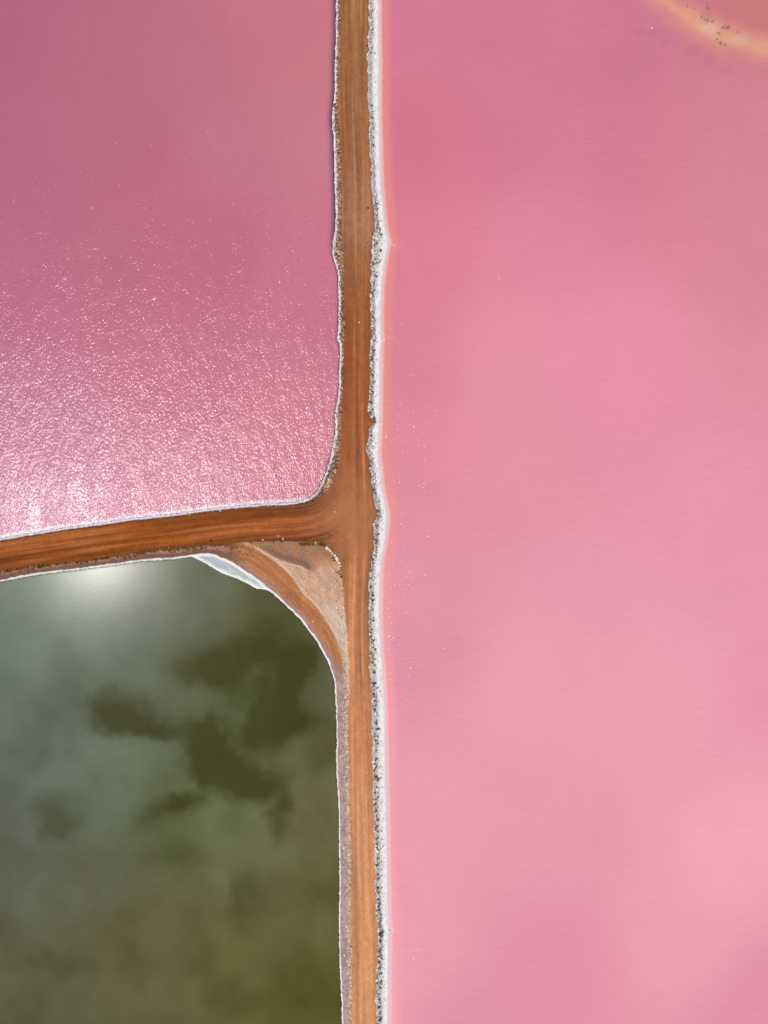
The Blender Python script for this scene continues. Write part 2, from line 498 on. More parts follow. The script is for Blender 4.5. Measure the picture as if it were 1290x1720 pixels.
    haul = mixc(haul, C(168, 128, 120), sstep(1.5, 0.5, d2 + 0.4 * fbm(d2 / 0.2, (X + Y) / 40, 83, 2)))
    haul = mixc(haul, C(120, 104, 92), 0.7 * np.exp(-((d2 - 1.35) / 0.35) ** 2) * sstep(1085, 1130, Y))
    sand = C(203, 162, 134) * np.clip(1 + 0.35 * pat + 0.2 * fbm(X / 5, Y / 5, 85, 2), 0.6, 1.4)[:, None]
    sand = mixc(sand, C(206, 184, 168), sstep(985, 1060, Y + 40 * pat))
    nb = mixc(C(172, 116, 82) + 0 * rc, C(150, 122, 98), sstep(-0.15, 0.2, pat + spk * 0.5))
    nb = mixc(nb, C(196, 140, 108), sstep(510, 545, X + 30 * pat) * sstep(925, 950, Y))
    wd = mixc(sand, nb, sstep(0.05, -0.15, bm + 0.0) * sstep(535, 518, X + 12 * pat) + sstep(518, 535, X + 12 * pat) * sstep(958, 946, Y + 10 * pat))
    wd = mixc(wd, haul, sstep(-0.45, 0.45, trk + 0.9 * pat + 0.5 * spk))
    wd = wd * (1 + 0.35 * fbm(trk / 0.3, (X + Y) / 45, 87, 3) + 0.25 * spk)[:, None]
    wd = mixc(wd, C(226, 200, 178), np.clip(ridge * 0.75 + 0.6 * np.exp(-((bm - 0.12) / 0.14) ** 2) * sstep(470, 480, X) * sstep(522, 516, X), 0, 0.85) * sstep(-0.3, 0.2, spk2 + 0.25))
    wd = mixc(wd, C(128, 98, 92), 0.7 * np.exp(-((bm + 0.75) / 0.5) ** 2) * sstep(440, 470, X) * sstep(530, 515, X))  # shade on the berm's far face, painted into the pigment
    b2 = mixc(b2arm, b2low, sstep(540, 566, X))
    wmask = sstep(380, 425, X) * sstep(1165, 1100, Y) * sstep(0.25, 0.6, d2)
    b2 = mixc(b2, wd, wmask)
    bank = np.where(near3[:, None], b3, np.where(near1[:, None], b1, b2))
    # salt
    w1 = np.where(X < 520, 0.40, np.where(Y < 700, 0.34, 0.42))
    w1 = w1 * np.where(Y < 470, 0.8 + 0.9 * fbm(X / 6, Y / 7, 91, 2), 1)
    s1 = sstep(w1, w1 * 0.6, d1)
    w2 = np.where(X > 555, 0.26, np.where(X > 440, 0.42, 0.38)) * (1 + 0.5 * fbm(X / 8, Y / 8, 93, 2))
    s2 = sstep(w2, w2 * 0.6, d2)
    wid3 = (W3s - interp(R3, Y)) * U
    w3 = np.clip(0.54 * wid3, 0.55, 1.35) * (1 + 0.6 * pat + 0.5 * spk)
    s3 = sstep(w3, w3 * 0.75, d3)
    salt_w = np.where(near3, s3, np.where(near1, s1, s2))
    salt_c = np.where(near3[:, None], C(238, 234, 236), np.where(near1[:, None], np.where(X[:, None] < 520, C(238, 236, 244), C(226, 220, 232)), C(238, 232, 230))) + 0 * rc
    salt_c = mixc(salt_c, C(205, 200, 200), sstep(0.0, 0.25, spk) * 0.6)
    salt_c = np.where(shelf[:, None], mixc(C(178, 184, 186) + 0 * rc, C(236, 240, 240), np.clip(sstep(0.75, 0.15, shelf_w + 0.5 * pat) + sstep(0.22, 0.08, -d2) + 0.4 * sstep(0.05, 0.3, fbm((X - Y) / 4, (X + Y) / 16, 97, 3)), 0, 1)), salt_c)
    salt_w = np.where(shelf, 1, salt_w)
    col = mixc(bank, salt_c, salt_w)
    col = mixc(col, rc, on_road)
    # ground under water: salt on the east shore, dark mud on the others
    purple = sstep(440, 395, Y) * sstep(1.2, 0.1, under)
    mud1 = mixc(C(168, 100, 120) + 0 * rc, C(92, 62, 92), purple)
    mud2 = C(86, 78, 40) + 0 * rc
    uw = np.where(near3[:, None], C(240, 222, 222) + 0 * rc, np.where(near1[:, None], mud1, mud2))
    col = np.where(((land < 0) & ~shelf)[:, None], uw, col)
    col = np.clip(col, 0.003, 0.86)

    # ---- faces, split by what they are
    n = len(X)
    idx[sel] = np.arange(n)
    a, b, c, d = idx[:-1, :-1], idx[:-1, 1:], idx[1:, 1:], idx[1:, :-1]
    ok = (a >= 0) & (b >= 0) & (c >= 0) & (d >= 0)
    F = np.stack([a[ok], d[ok], c[ok], b[ok]], 1)      # counter-clockwise seen from above
    keep = (land[F].max(1) > -2.2) | shelf[F].any(1)
    F = F[keep]
    V = np.stack([wx(X), wy(Y), z], 1)
    cls = np.zeros(n, int)                              # 0 bank, 1 road, 2/3/4 salt shores
    cls[salt_w > 0.5] = 1
    cls[(land < 0) & ~shelf] = 1
    cls = np.where(cls == 1, np.where(near3, 4, np.where(near1, 2, 3)), 0)
    cls[on_road > 0.5] = 1
    fc = cls[F[:, 0]]
    info = {0: ('causeway_bank', M_BANK), 1: ('road', M_ROAD), 2: ('salt_shore', M_SALT), 3: ('pond_shore', M_SALT), 4: ('lake_shore', M_SALT)}
    for k, (nm, mat) in info.items():
        f = F[fc == k]
        used, inv = np.unique(f, return_inverse=True)
        me = mesh_from(nm, V[used], inv.reshape(f.shape), mat, {'pigment': col[used]})
        tag(link(nm, me), kind='structure')
    return dict(X=X, Y=Y, z=z, d1=d1, d2=d2, d3=d3, r3=r3, road=road, land=land, near1=near1, near2=near2, near3=near3, frac=frac, trk=trk,
                xs=xs, ys=ys, idx=idx)


T = build_causeway()


def height_at(px, py):
    i = int(np.argmin(np.abs(T['ys'] - py))); j = int(np.argmin(np.abs(T['xs'] - px)))
    if 0 <= i < T['idx'].shape[0] and 0 <= j < T['idx'].shape[1] and T['idx'][i, j] >= 0:
        return float(T['z'][T['idx'][i, j]])
    return -0.5


# ------------------------------------------------------------------ waters
def blend_tones(X, Y, pts, soft):
    """smooth map of water tone, sky wash and sheen included, from sounded points"""
    P = np.array([p[0] for p in pts], float); Cc = np.array([alb(*p[1]) for p in pts])
    acc = np.zeros((len(X), 3)); ws = np.zeros(len(X))
    for p, c in zip(P, Cc):
        w = 1.0 / (((X - p[0]) ** 2 + (Y - p[1]) ** 2) + soft ** 2) ** 2
        acc += w[:, None] * c; ws += w
    return acc / ws[:, None]


LAKE_PTS = [((680, 20), (210, 122, 146)), ((900, 50), (211, 122, 148)), ((1050, 60), (206, 119, 146)), ((1290, 170), (210, 130, 144)), ((1270, 10), (200, 120, 120)),
            ((680, 250), (211, 118, 138)), ((850, 250), (210, 120, 145)), ((1050, 250), (213, 124, 148)), ((1280, 300), (213, 130, 148)),
            ((700, 420), (219, 127, 144)), ((900, 420), (225, 137, 161)), ((1280, 430), (218, 133, 152)), ((690, 600), (219, 130, 146)), ((850, 620), (232, 147, 168)),
            ((1050, 620), (232, 144, 170)), ((1280, 620), (223, 141, 160)), ((690, 800), (223, 138, 152)), ((900, 800), (229, 145, 166)), ((1200, 800), (233, 148, 173)),
            ((690, 950), (228, 148, 164)), ((950, 960), (232, 153, 173)), ((1250, 950), (231, 150, 173)), ((700, 1100), (222, 144, 162)), ((900, 1150), (234, 159, 177)),
            ((1150, 1150), (235, 160, 178)), ((1285, 1150), (232, 148, 171)), ((700, 1350), (230, 155, 171)), ((950, 1400), (231, 154, 173)), ((1250, 1430), (242, 168, 183)),
            ((700, 1600), (233, 159, 174)), ((950, 1620), (228, 143, 166)), ((1150, 1590), (235, 160, 177)), ((1285, 1690), (223, 140, 163)), ((800, 1715), (226, 145, 168))]
ROSE_PTS = [((0, 50), (181, 99, 125)), ((150, 100), (182, 104, 127)), ((300, 100), (190, 110, 131)), ((500, 60), (198, 114, 129)), ((540, 100), (202, 122, 131)),
            ((0, 300), (182, 101, 128)), ((200, 250), (188, 104, 129)), ((400, 250), (196, 114, 135)), ((540, 250), (202, 122, 141)), ((0, 450), (186, 106, 134)),
            ((200, 420), (190, 106, 131)), ((350, 420), (194, 106, 131)), ((540, 450), (202, 116, 139)), ((300, 650), (196, 114, 137)), ((500, 750), (204, 124, 143)),
            ((60, 740), (192, 118, 147)), ((60, 860), (200, 138, 165)), ((300, 850), (202, 128, 153))]  # west and north include lens falloff; lilac south-west paints the sky sheen
POND_PTS = [((40, 1050), (98, 112, 97)), ((200, 1080), (102, 112, 96)), ((330, 1010), (95, 99, 77)), ((440, 1040), (86, 84, 54)), ((60, 1250), (97, 106, 95)), ((200, 1130), (97, 105, 85)),
            ((300, 1130), (94, 100, 74)), ((50, 1420), (94, 98, 82)), ((170, 1320), (97, 106, 86)), ((300, 1340), (97, 102, 72)), ((150, 1480), (95, 96, 74)),
            ((60, 1650), (91, 90, 66)), ((250, 1600), (96, 92, 58)), ((400, 1600), (96, 91, 52)), ((520, 1690), (92, 84, 42)), ((540, 1500), (96, 92, 54)), ((530, 1350), (102, 100, 68)),
            ((545, 1230), (95, 93, 66)), ((380, 1370), (103, 110, 80)), ((480, 1150), (102, 108, 82)), ((390, 1200), (102, 110, 82)), ((230, 1270), (98, 107, 84)), ((420, 1430), (97, 97, 62))]  # greyer western tones have the reflected sky wash painted in
CLOUD_REFL = [((315, 1120), 30, 18, .55), ((447, 1080), 30, 22, .9), ((410, 1100), 32, 20, 1.), ((372, 1116), 30, 18, .95), ((350, 1132), 22, 14, .8), ((500, 1110), 24, 32, 1.), ((480, 1135), 20, 20, .8), ((520, 1090), 18, 20, .65),
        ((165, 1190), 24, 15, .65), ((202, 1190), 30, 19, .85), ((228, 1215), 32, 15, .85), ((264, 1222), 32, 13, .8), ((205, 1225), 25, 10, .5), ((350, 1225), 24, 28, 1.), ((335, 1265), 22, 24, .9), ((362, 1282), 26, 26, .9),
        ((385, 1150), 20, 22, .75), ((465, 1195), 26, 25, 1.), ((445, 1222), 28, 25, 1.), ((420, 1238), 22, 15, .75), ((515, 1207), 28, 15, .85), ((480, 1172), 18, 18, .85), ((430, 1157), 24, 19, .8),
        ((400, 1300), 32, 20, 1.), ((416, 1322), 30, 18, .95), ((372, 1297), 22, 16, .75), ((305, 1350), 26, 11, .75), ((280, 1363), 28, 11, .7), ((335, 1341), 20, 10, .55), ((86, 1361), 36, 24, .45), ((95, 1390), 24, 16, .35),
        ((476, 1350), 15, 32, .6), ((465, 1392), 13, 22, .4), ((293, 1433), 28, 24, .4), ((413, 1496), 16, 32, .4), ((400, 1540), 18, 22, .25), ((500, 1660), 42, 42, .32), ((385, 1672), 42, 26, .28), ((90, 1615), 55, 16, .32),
        ((445, 1190), 100, 110, .22), ((240, 1385), 30, 16, .3), ((540, 1300), 16, 60, .2)]  # dark gaps between cloud reflections, painted into the pond tone


def grid_mesh(xs, ys):
    GX, GY = np.meshgrid(xs, ys)
    n, m = GX.shape
    I = np.arange(n * m).reshape(n, m)
    F = np.stack([I[:-1, :-1].ravel(), I[1:, :-1].ravel(), I[1:, 1:].ravel(), I[:-1, 1:].ravel()], 1)
    return GX.ravel(), GY.ravel(), F


def graded(lo, fine_lo, fine_hi, hi, step, grow=1.18):
    """positions: even between fine_lo and fine_hi, ever wider outside"""
    mid = list(np.arange(fine_lo, fine_hi + step * 0.5, step))
    s, p, left = step, fine_lo, []
    while p > lo:
        s = min(s * grow, 600); p -= s; left.append(p)
    s, p, right = step, fine_hi, []
    while p < hi:
        s = min(s * grow, 600); p += s; right.append(p)
    return np.array(left[::-1] + mid + right)


def build_lake():
    off = np.concatenate([np.arange(-12, 34, 1.5), np.arange(34, 90, 5), np.arange(90, 420, 18), np.arange(420, 680, 5)])
    s, p, ex = 6, 680, []
    while p < 9000:
        s *= 1.25; p += s; ex.append(p)
    off = np.concatenate([off, ex])
    ys = graded(-9000, -60, 1780, 11000, 3.0, 1.2)
    OX, Y, F = grid_mesh(off, ys)
    X = OX + interp(W3, Y)
    d = OX * U                                   # metres off the shore
    d = d + 0.12 * fbm(X / 10, Y / 10, 101, 2)
    wig = 14 * fbm(X / 40, Y / 40, 103, 3)
    tone = blend_tones(np.clip(X, 600, 1400), np.clip(Y, -60, 1800), LAKE_PTS, 95)
    tone = tone * (1 + 0.05 * fbm(X / 130, Y / 130, 105, 3) + 0.03 * fbm(X / 45, Y / 60, 107, 2))[:, None]
    # thin brine over white salt: pale, then salmon, then the lake's own pink
    def C(*c): return alb(*c)[None, :]
    t1 = sstep(0.0, 1.0, d)[:, None]; t2 = sstep(1.2, 2.8, d)[:, None]
    sal = np.stack([np.interp(Y, [0, 700, 1100, 1720], [alb(224, 134, 138)[i], alb(229, 142, 138)[i], alb(238, 156, 162)[i], alb(244, 166, 178)[i]][:4]) for i in range(3)], 1)
    tone = (C(244, 226, 230) * (1 - t1) + sal * t1) * (1 - t2) + tone * t2
    clear = 1 - sstep(-0.05, 0.55, d)
    for cx, cy, rr in ((1116, 68, 7), (1220, 118, 9), (1161, 88, 12), (1190, 102, 10), (1098, 55, 8), (1075, 52, 9)):
        kw = 0.12 * np.exp(-((X - cx) ** 2 + (Y - cy) ** 2) / rr ** 2)[:, None]
        tone = tone * (1 - kw) + C(130, 76, 112) * kw
    # shallow bar in the north-east
    bar = sdist(X + wig, Y + wig, BAR, 1e3, 130)
    bx = np.abs(bar) * U
    bx = np.where(bar > 0, bx * 1.0, bx * 0.8)
    bx = bx + 1.6 * fbm(X / 22, Y / 22, 111, 3)
    ks = 0.75 * sstep(3.6, 0.4, bx)[:, None]
    tone = tone * (1 - ks) + C(217, 147, 128) * ks          # sand stirred into the shallows
    kb = 0.8 * sstep(1.6, -0.2, bx)[:, None]
    tone = tone * (1 - kb) + C(223, 162, 134) * kb
    kb = 0.8 * (np.exp(-(((X - 1193) / 17) ** 2 + ((Y - 47) / 10) ** 2)) + 0.6 * np.exp(-(((X - 1245) / 20) ** 2 + ((Y - 66) / 9) ** 2)))[:, None]
    tone = tone * (1 - kb) + C(222, 182, 157) * kb
    me = mesh_from('pink_lake', np.stack([wx(X), wy(Y), 0 * X], 1), F, M_LAKE, {'tone': np.clip(tone, 0, .85)}, {'clear': clear})
    tag(link('pink_lake', me), kind='structure')


BAR = smooth_line([(1040, -120), (1075, -50), (1108, -8), (1140, 20), (1175, 42), (1205, 62), (1245, 75), (1290, 88), (1360, 105), (1450, 120)])


def build_pond(name, line, pts, mat, west, east, north, south, cloud_refl=None):
    xs = graded(-9000 if west is None else west, -30, 575, 610, 2.5) if east else None
    if name == 'rose_pond':
        ys = graded(-9000, -30, 912, 935, 2.5); xs = graded(-9000, -30, 574, 582, 2.5)
    else:
        ys = graded(925, 930, 1750, 11000, 2.5); xs = graded(-9000, -30, 574, 584, 2.5)
    X, Y, F = grid_mesh(xs, ys)
    d = sdist(X, Y, line, 60) * U                # positive on the water side
    far_w = X < -60
    keep = (d[F].max(1) > -0.6)
    # outside the surveyed stretch only what lies clear of the road
    if name == 'rose_pond':
        lim = np.interp(X, L1[::-1][:, 0], L1[::-1][:, 1])
        inside = Y < lim + 8
    else:
        lim = np.interp(X, L2B[L2B[:, 0] < 566][:, 0], L2B[L2B[:, 0] < 566][:, 1])
        inside = Y > lim - 8
    keep &= inside[F].all(1) | (X[F].min(1) > 480)
    F = F[keep]
    tone = blend_tones(np.clip(X, -60, 580), np.clip(Y, -60, 1800), pts, 50)
    tone = tone * (1 + 0.05 * fbm(X / 110, Y / 110, 121, 3))[:, None]
    clear = sstep(0.25, -0.05, d)
    if cloud_refl:
        k = np.zeros(len(X))  # cloud reflections painted into the tone: dark patches, then pale wisps
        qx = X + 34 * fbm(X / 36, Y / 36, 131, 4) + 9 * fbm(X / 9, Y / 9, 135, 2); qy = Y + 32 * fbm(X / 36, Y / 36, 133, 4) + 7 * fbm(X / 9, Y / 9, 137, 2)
        for (cx, cy), rx_, ry_, a in cloud_refl:
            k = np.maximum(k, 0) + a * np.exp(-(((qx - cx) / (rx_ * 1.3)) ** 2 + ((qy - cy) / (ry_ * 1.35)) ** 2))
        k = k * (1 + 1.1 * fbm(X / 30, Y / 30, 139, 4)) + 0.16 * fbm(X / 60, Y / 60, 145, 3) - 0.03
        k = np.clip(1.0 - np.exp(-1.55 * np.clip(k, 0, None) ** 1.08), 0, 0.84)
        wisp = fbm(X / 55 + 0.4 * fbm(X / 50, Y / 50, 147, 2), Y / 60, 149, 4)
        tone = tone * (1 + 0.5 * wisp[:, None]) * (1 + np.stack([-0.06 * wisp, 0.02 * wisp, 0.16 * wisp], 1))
        refl_dark = alb(57, 56, 4)[None, :]
        tone = tone * (1 - k[:, None]) + refl_dark * k[:, None]
    else:
        # dark wet mud below the steep bank of the north road
        ka = (sstep(0.9, 0.1, d) * sstep(545, 480, X) * 0.85)[:, None]
        tone = tone * (1 - ka) + alb(232, 224, 236)[None, :] * ka          # salt showing through the shallows, with the glitter's white painted in
        kk = np.maximum(sstep(1.6, 0.0, d) ** 2 * sstep(430, 395, Y) * 0.9, sstep(0.55, 0.1, d) * 0.6 * sstep(500, 545, X))[:, None]
        tone = tone * (1 - kk) + alb(98, 64, 92)[None, :] * kk
    used, inv = np.unique(F, return_inverse=True)
    me = mesh_from(name, np.stack([wx(X), wy(Y), 0 * X], 1)[used], inv.reshape(F.shape), mat, {'tone': np.clip(tone, 0, .85)[used]}, {'clear': clear[used]})
    tag(link(name, me), kind='structure')


M_LAKE = water_material('pink_brine', [(1.7, 2, (1.0, 1.6, 1), 0.05, 0.128), (0.25, 2, (0.5, 2.0, 1), 0.05, 0.10)], 0.14, film=0.55,
                        streak=[(0.40, (0.5, 4.2, 1), 0.03, 0.04), (0.9, (0.5, 3.4, 1), -0.06, 0.045)])  # faint ripple lines painted into the lake colour as streaks
M_ROSE = water_material('rose_brine', [(2.9, 2, (1.35, 0.7, 1), -0.25, 0.104), (0.5, 2, (1.6, 0.7, 1), -0.55, 0.18)], 0.175, film=0.9,
                        streak=[(0.5, (2.0, 0.5, 1), -0.1, 0.03)])
M_POND = water_material('green_brine', [(0.8, 2, (1, 1.6, 1), 0.1, 0.0016)], 0.19, film=0.155, streak=[(0.12, None, 0, 0.05)])

lb = mesh_from('lakebed', [(-3000, -3000, -1.2), (3000, -3000, -1.2), (3000, 3000, -1.2), (-3000, 3000, -1.2)], [(0, 1, 2, 3)], M_BED)
tag(link('lakebed', lb), kind='structure')
build_lake()
build_pond('rose_pond', L1, ROSE_PTS, M_ROSE, None, True, None, None)
build_pond('green_pond', L2B, POND_PTS, M_POND, None, True, None, None, CLOUD_REFL)

# ------------------------------------------------------------------ the shallow bar
def build_bar():
    X, Y, F = grid_mesh(np.arange(1000, 1470, 1.5), np.arange(-150, 190, 1.5))
    w = 14 * fbm(X / 40, Y / 40, 103, 3)
    b = sdist(X + w, Y + w, BAR, 1e3, 150) * U
    b = np.where(b > 0, b, -0.8 * b) + 0.6 * fbm(X / 22, Y / 22, 111, 3)
    z = -0.03 - 0.012 * np.clip(b, 0, 40) ** 1.5 + 0.02 * fbm(X / 8, Y / 8, 141, 3)
    z = np.clip(z, -1.1, -0.02)
    z = z + (0.04 * np.exp(-(((X - 1192) / 15) ** 2 + ((Y - 46) / 8) ** 2)) + 0.035 * np.exp(-(((X - 1246) / 16) ** 2 + ((Y - 66) / 7) ** 2))) * (0.6 + 2.2 * fbm(X / 8, Y / 6, 153, 3))
    t = sstep(2.4, 0.2, b + 1.6 * fbm(X / 16, Y / 16, 143, 3))[:, None]
    c = alb(214, 132, 126)[None, :] * (1 - t) + alb(228, 172, 146)[None, :] * t
    k = (np.exp(-(((X - 1193) / 16) ** 2 + ((Y - 47) / 9) ** 2)) + 0.5 * np.exp(-(((X - 1245) / 18) ** 2 + ((Y - 66) / 8) ** 2)))[:, None]
    c = c * (1 - 0.8 * k) + alb(222, 184, 158)[None, :] * 0.8 * k
    keep = (b[F].min(1) < 9)
    F = F[keep]
    used, inv = np.unique(F, return_inverse=True)
    me = mesh_from('sandbar', np.stack([wx(X), wy(Y), z], 1)[used], inv.reshape(F.shape), M_SAND, {'pigment': c[used]})
    tag(link('sandbar', me), kind='structure')


M_SAND = ground_material('bar_sand', 0.9, 0.06, 0.01)
build_bar()

# ------------------------------------------------------------------ loose lumps nobody could count
ICO_V = None


def ico(sub):
    import bmesh
    bm = bmesh.new()
    bmesh.ops.create_icosphere(bm, subdivisions=sub, radius=1)
    v = np.array([p.co[:] for p in bm.verts]); f = np.array([[q.index for q in p.verts] for p in bm.faces])
    bm.free()
    return v, f


IV, IF = ico(1)
IV2, IF2 = ico(2)


def lump_shape(r, seed, v=IV, squash=0.5, rough=0.35):
    g = np.random.default_rng(seed)
    k = 1 + rough * (g.random(len(v)) - 0.5) * 2
    p = v * k[:, None] * r
    p[:, 0] *= g.uniform(0.7, 1.3); p[:, 2] *= squash
    return p


def scatter(name, pick, count, rlo, rhi, mat, label, seed, cols):
    g = np.random.default_rng(seed)
    w = np.clip(pick, 0, None)
    w = w / w.sum()
    ch = g.choice(len(w), count, p=w)
    base = [lump_shape(1.0, seed * 100 + k) for k in range(14)]
    Vs, Fs, Cs = [], [], []
    for n, i in enumerate(ch):
        r = rlo + (rhi - rlo) * g.random() ** 2.2
        a = g.uniform(0, 6.28)
        b = base[n % 14] * r
        p = np.stack([b[:, 0] * math.cos(a) - b[:, 1] * math.sin(a), b[:, 0] * math.sin(a) + b[:, 1] * math.cos(a), b[:, 2]], 1)
        px, py = T['X'][i] + g.uniform(-.5, .5), T['Y'][i] + g.uniform(-.5, .5)
        p += np.array([(px - 645) * U, (860 - py) * U, T['z'][i] + 0.25 * r])
        Vs.append(p); Fs.append(IF + n * len(IV))
        c = alb(*cols[g.integers(len(cols))]) * g.uniform(0.85, 1.12)
        Cs.append(np.repeat(c[None, :], len(IV), 0))
    me = mesh_from(name, np.vstack(Vs), np.vstack(Fs), mat, {'pigment': np.clip(np.vstack(Cs), 0, .86)}, smooth=False)
    tag(link(name, me), label=label, kind='stuff')


M_CLOD = ground_material('salt_clod', 0.8, 0.12, 0.03, 0.3)
inview = (T['Y'] > -40) & (T['Y'] < 1760) & (T['X'] > -40)
offroad = T['road'] < -0.05
pt = 0.5 + fbm(T['X'] / 12, T['Y'] / 9, 151, 2) * 2
e3 = T['near3'] & inview & (T['r3'] < -0.05)
scatter('salt_clods', np.where(e3 & (T['d3'] > 0.45), pt, 0), 1100, 0.06, 0.22, M_CLOD, 'white salt clods crusting the rim of the wide pink lake', 5,
        [(240, 238, 236), (236, 232, 228), (226, 222, 216), (214, 206, 198)])
scatter('shore_rubble', np.where(e3 & (T['d3'] > 0.7) & (T['Y'] > 330), pt, 0), 380, 0.05, 0.20, M_CLOD, 'brown and grey rubble tipped along the road edge above the wide pink lake', 6,
        [(150, 112, 88), (128, 100, 84), (176, 146, 122), (112, 96, 90)])
e1 = T['near1'] & inview & offroad & (T['d1'] > np.where(T['X'] < 520, 0.42, 0.15))
up = T['Y'] < 790
scatter('bank_rubble', np.where(e1, np.where(up, pt, 0.6), 0), 1900, 0.05, 0.15, M_CLOD, 'grey brown rubble on the road bank above the rose pond', 7,
        [(140, 110, 90), (96, 80, 78), (196, 164, 134), (108, 84, 70), (84, 70, 70)])
scatter('rim_salt', np.where(T['near1'] & inview & (T['d1'] > 0.0) & (T['d1'] < 0.4) & up, pt, 0), 900, 0.05, 0.15, M_CLOD, 'broken white salt crust along the rim of the rose pond', 8,
        [(240, 234, 240), (228, 222, 230)])
e2 = T['near2'] & inview & offroad & (T['X'] > 555) & (T['Y'] > 950) & (T['frac'] > 0.55) & (T['road'] > -1.3)
scatter('verge_gravel', np.where(e2, pt, 0), 1500, 0.04, 0.15, M_CLOD, 'pale gravel heaped between the green pond bank and the road', 9,
        [(226, 192, 168), (206, 172, 150), (236, 210, 190), (160, 132, 114)])
e2b = T['near2'] & inview & offroad & (T['X'] < 480) & (T['frac'] > 0.55) & (T['trk'] > 0.0) & (T['d2'] > 0.5)
scatter('verge_litter', np.where(e2b & (T['X'] < 430), pt, 0), 900, 0.04, 0.13, M_CLOD, 'brown clods and dry litter on the verge above the green pond', 10,
        [(128, 76, 40), (110, 62, 30), (168, 130, 100), (150, 96, 54)])

# ------------------------------------------------------------------ shrubs, grass and stones, one by one
def shrub_mesh(name, mat, seed, leaves=130, height=0.75):
    """low salt-country bush, about one unit across: forking twigs inside a ragged dome of small leaves"""
    g = np.random.default_rng(seed)
    V, F = [], []
    lobes = [(g.uniform(-.28, .28), g.uniform(-.28, .28), g.uniform(.16, .30)) for _ in range(5)]
    for k in range(leaves):
        lx, ly, lr = lobes[k % 5]
        th, ph = g.uniform(0, 6.283), math.acos(g.uniform(0.0, 1.0))
        rr = lr * g.uniform(0.65, 1.08)
        c = np.array([lx + rr * math.sin(ph) * math.cos(th), ly + rr * math.sin(ph) * math.sin(th), (0.12 + rr * 1.9 * math.cos(ph)) * height])
        a = g.normal(size=3); a /= np.linalg.norm(a)
        b = np.cross(a, g.normal(size=3)); b /= np.linalg.norm(b)
        ln, wd_ = g.uniform(.07, .13), g.uniform(.03, .055)
        i = len(V)
        V += [c - a * ln, c + b * wd_, c + a * ln, c - b * wd_]
        F.append((i, i + 1, i + 2, i + 3))
    for lx, ly, lr in lobes:                     # twigs
        tip = np.array([lx, ly, 0.45 * height]); base = np.array([lx * .15, ly * .15, -0.06])
        n = np.cross(tip - base, (0.3, 0.8, 0.1)); n = n / np.linalg.norm(n) * 0.02
        m2 = np.cross(tip - base, n); m2 = m2 / np.linalg.norm(m2) * 0.02
        i = len(V)
        V += [base + n, base - n, base + m2, tip]
        F += [(i, i + 1, i + 3, i + 3), (i + 1, i + 2, i + 3, i + 3), (i + 2, i, i + 3, i + 3)]
    me = bpy.data.meshes.new(name)
    me.from_pydata([tuple(v) for v in V], [], [tuple(dict.fromkeys(f)) for f in F])
    me.materials.append(mat)
    return me


def grass_mesh(name, mat, seed, blades=90):
    g = np.random.default_rng(seed)
    V, F = [], []
    for k in range(blades):
        x, y = g.normal(0, .2), g.normal(0, .2)
        th = g.uniform(0, 6.283); lean = g.uniform(.05, .35); h = g.uniform(.25, .6)
        dx, dy = math.cos(th), math.sin(th)
        w = 0.018
        i = len(V)
        V += [(x - dy * w, y + dx * w, -.03), (x + dy * w, y - dx * w, -.03), (x + dx * lean * .5 + dy * w, y + dy * lean * .5 - dx * w, h * .7),
              (x + dx * lean * .5 - dy * w, y + dy * lean * .5 + dx * w, h * .7), (x + dx * lean, y + dy * lean, h)]
        F += [(i, i + 1, i + 2, i + 3), (i + 3, i + 2, i + 4)]
    me = bpy.data.meshes.new(name)
    me.from_pydata(V, [], F)
    me.materials.append(mat)
    return me


def stone_mesh(name, mat, seed):
    p = lump_shape(0.5, seed, IV2, 0.6, 0.16)
    g = np.random.default_rng(seed)
    for _ in range(4):                           # knock flat facets off it
        n = g.normal(size=3); n[2] = abs(n[2]); n /= np.linalg.norm(n)
        d = p @ n - 0.30
        p = p - np.clip(d, 0, None)[:, None] * n * 0.85
    me = bpy.data.meshes.new(name)
    me.from_pydata([tuple(v) for v in p], [], [tuple(int(i) for i in f) for f in IF2])
    me.materials.append(mat)
    return me


M_SALTBUSH = plain_material('saltbush_leaf', (0.10, 0.094, 0.084), 0.8, 0.4, 3, bump=0)
M_DRY = plain_material('dry_shrub_leaf', (0.13, 0.062, 0.022), 0.85, 0.4, 3, bump=0)
M_GRASS = plain_material('verge_grass_blade', (0.16, 0.15, 0.03), 0.8, 0.35, 3, bump=0)
M_WEED = plain_material('drift_weed', (0.46, 0.28, 0.22), 0.9, 0.3, 3, bump=0)
M_PALE = plain_material('pale_limestone', alb(236, 208, 186), 0.85, 0.12, 6)
M_WHITE = plain_material('salted_stone', alb(238, 234, 228), 0.8, 0.08, 6)
M_DARKSTONE = plain_material('ironstone', (0.07, 0.035, 0.025), 0.85, 0.2, 6)

SALTBUSH = [shrub_mesh('saltbush', M_SALTBUSH, 200 + k) for k in range(6)]
DRY = [shrub_mesh('dry_shrub', M_DRY, 300 + k, 100, 0.6) for k in range(4)]
GRASS = [grass_mesh('grass_tuft', M_GRASS, 400 + k) for k in range(4)]
WEED = [shrub_mesh('drift_weed', M_WEED, 500 + k, 110, 0.12) for k in range(3)]
PALE = [stone_mesh('pale_stone', M_PALE, 600 + k) for k in range(4)]
WHITE = [stone_mesh('salted_stone', M_WHITE, 620 + k) for k in range(4)]
DARK = [stone_mesh('dark_stone', M_DARKSTONE, 640 + k) for k in range(3)]


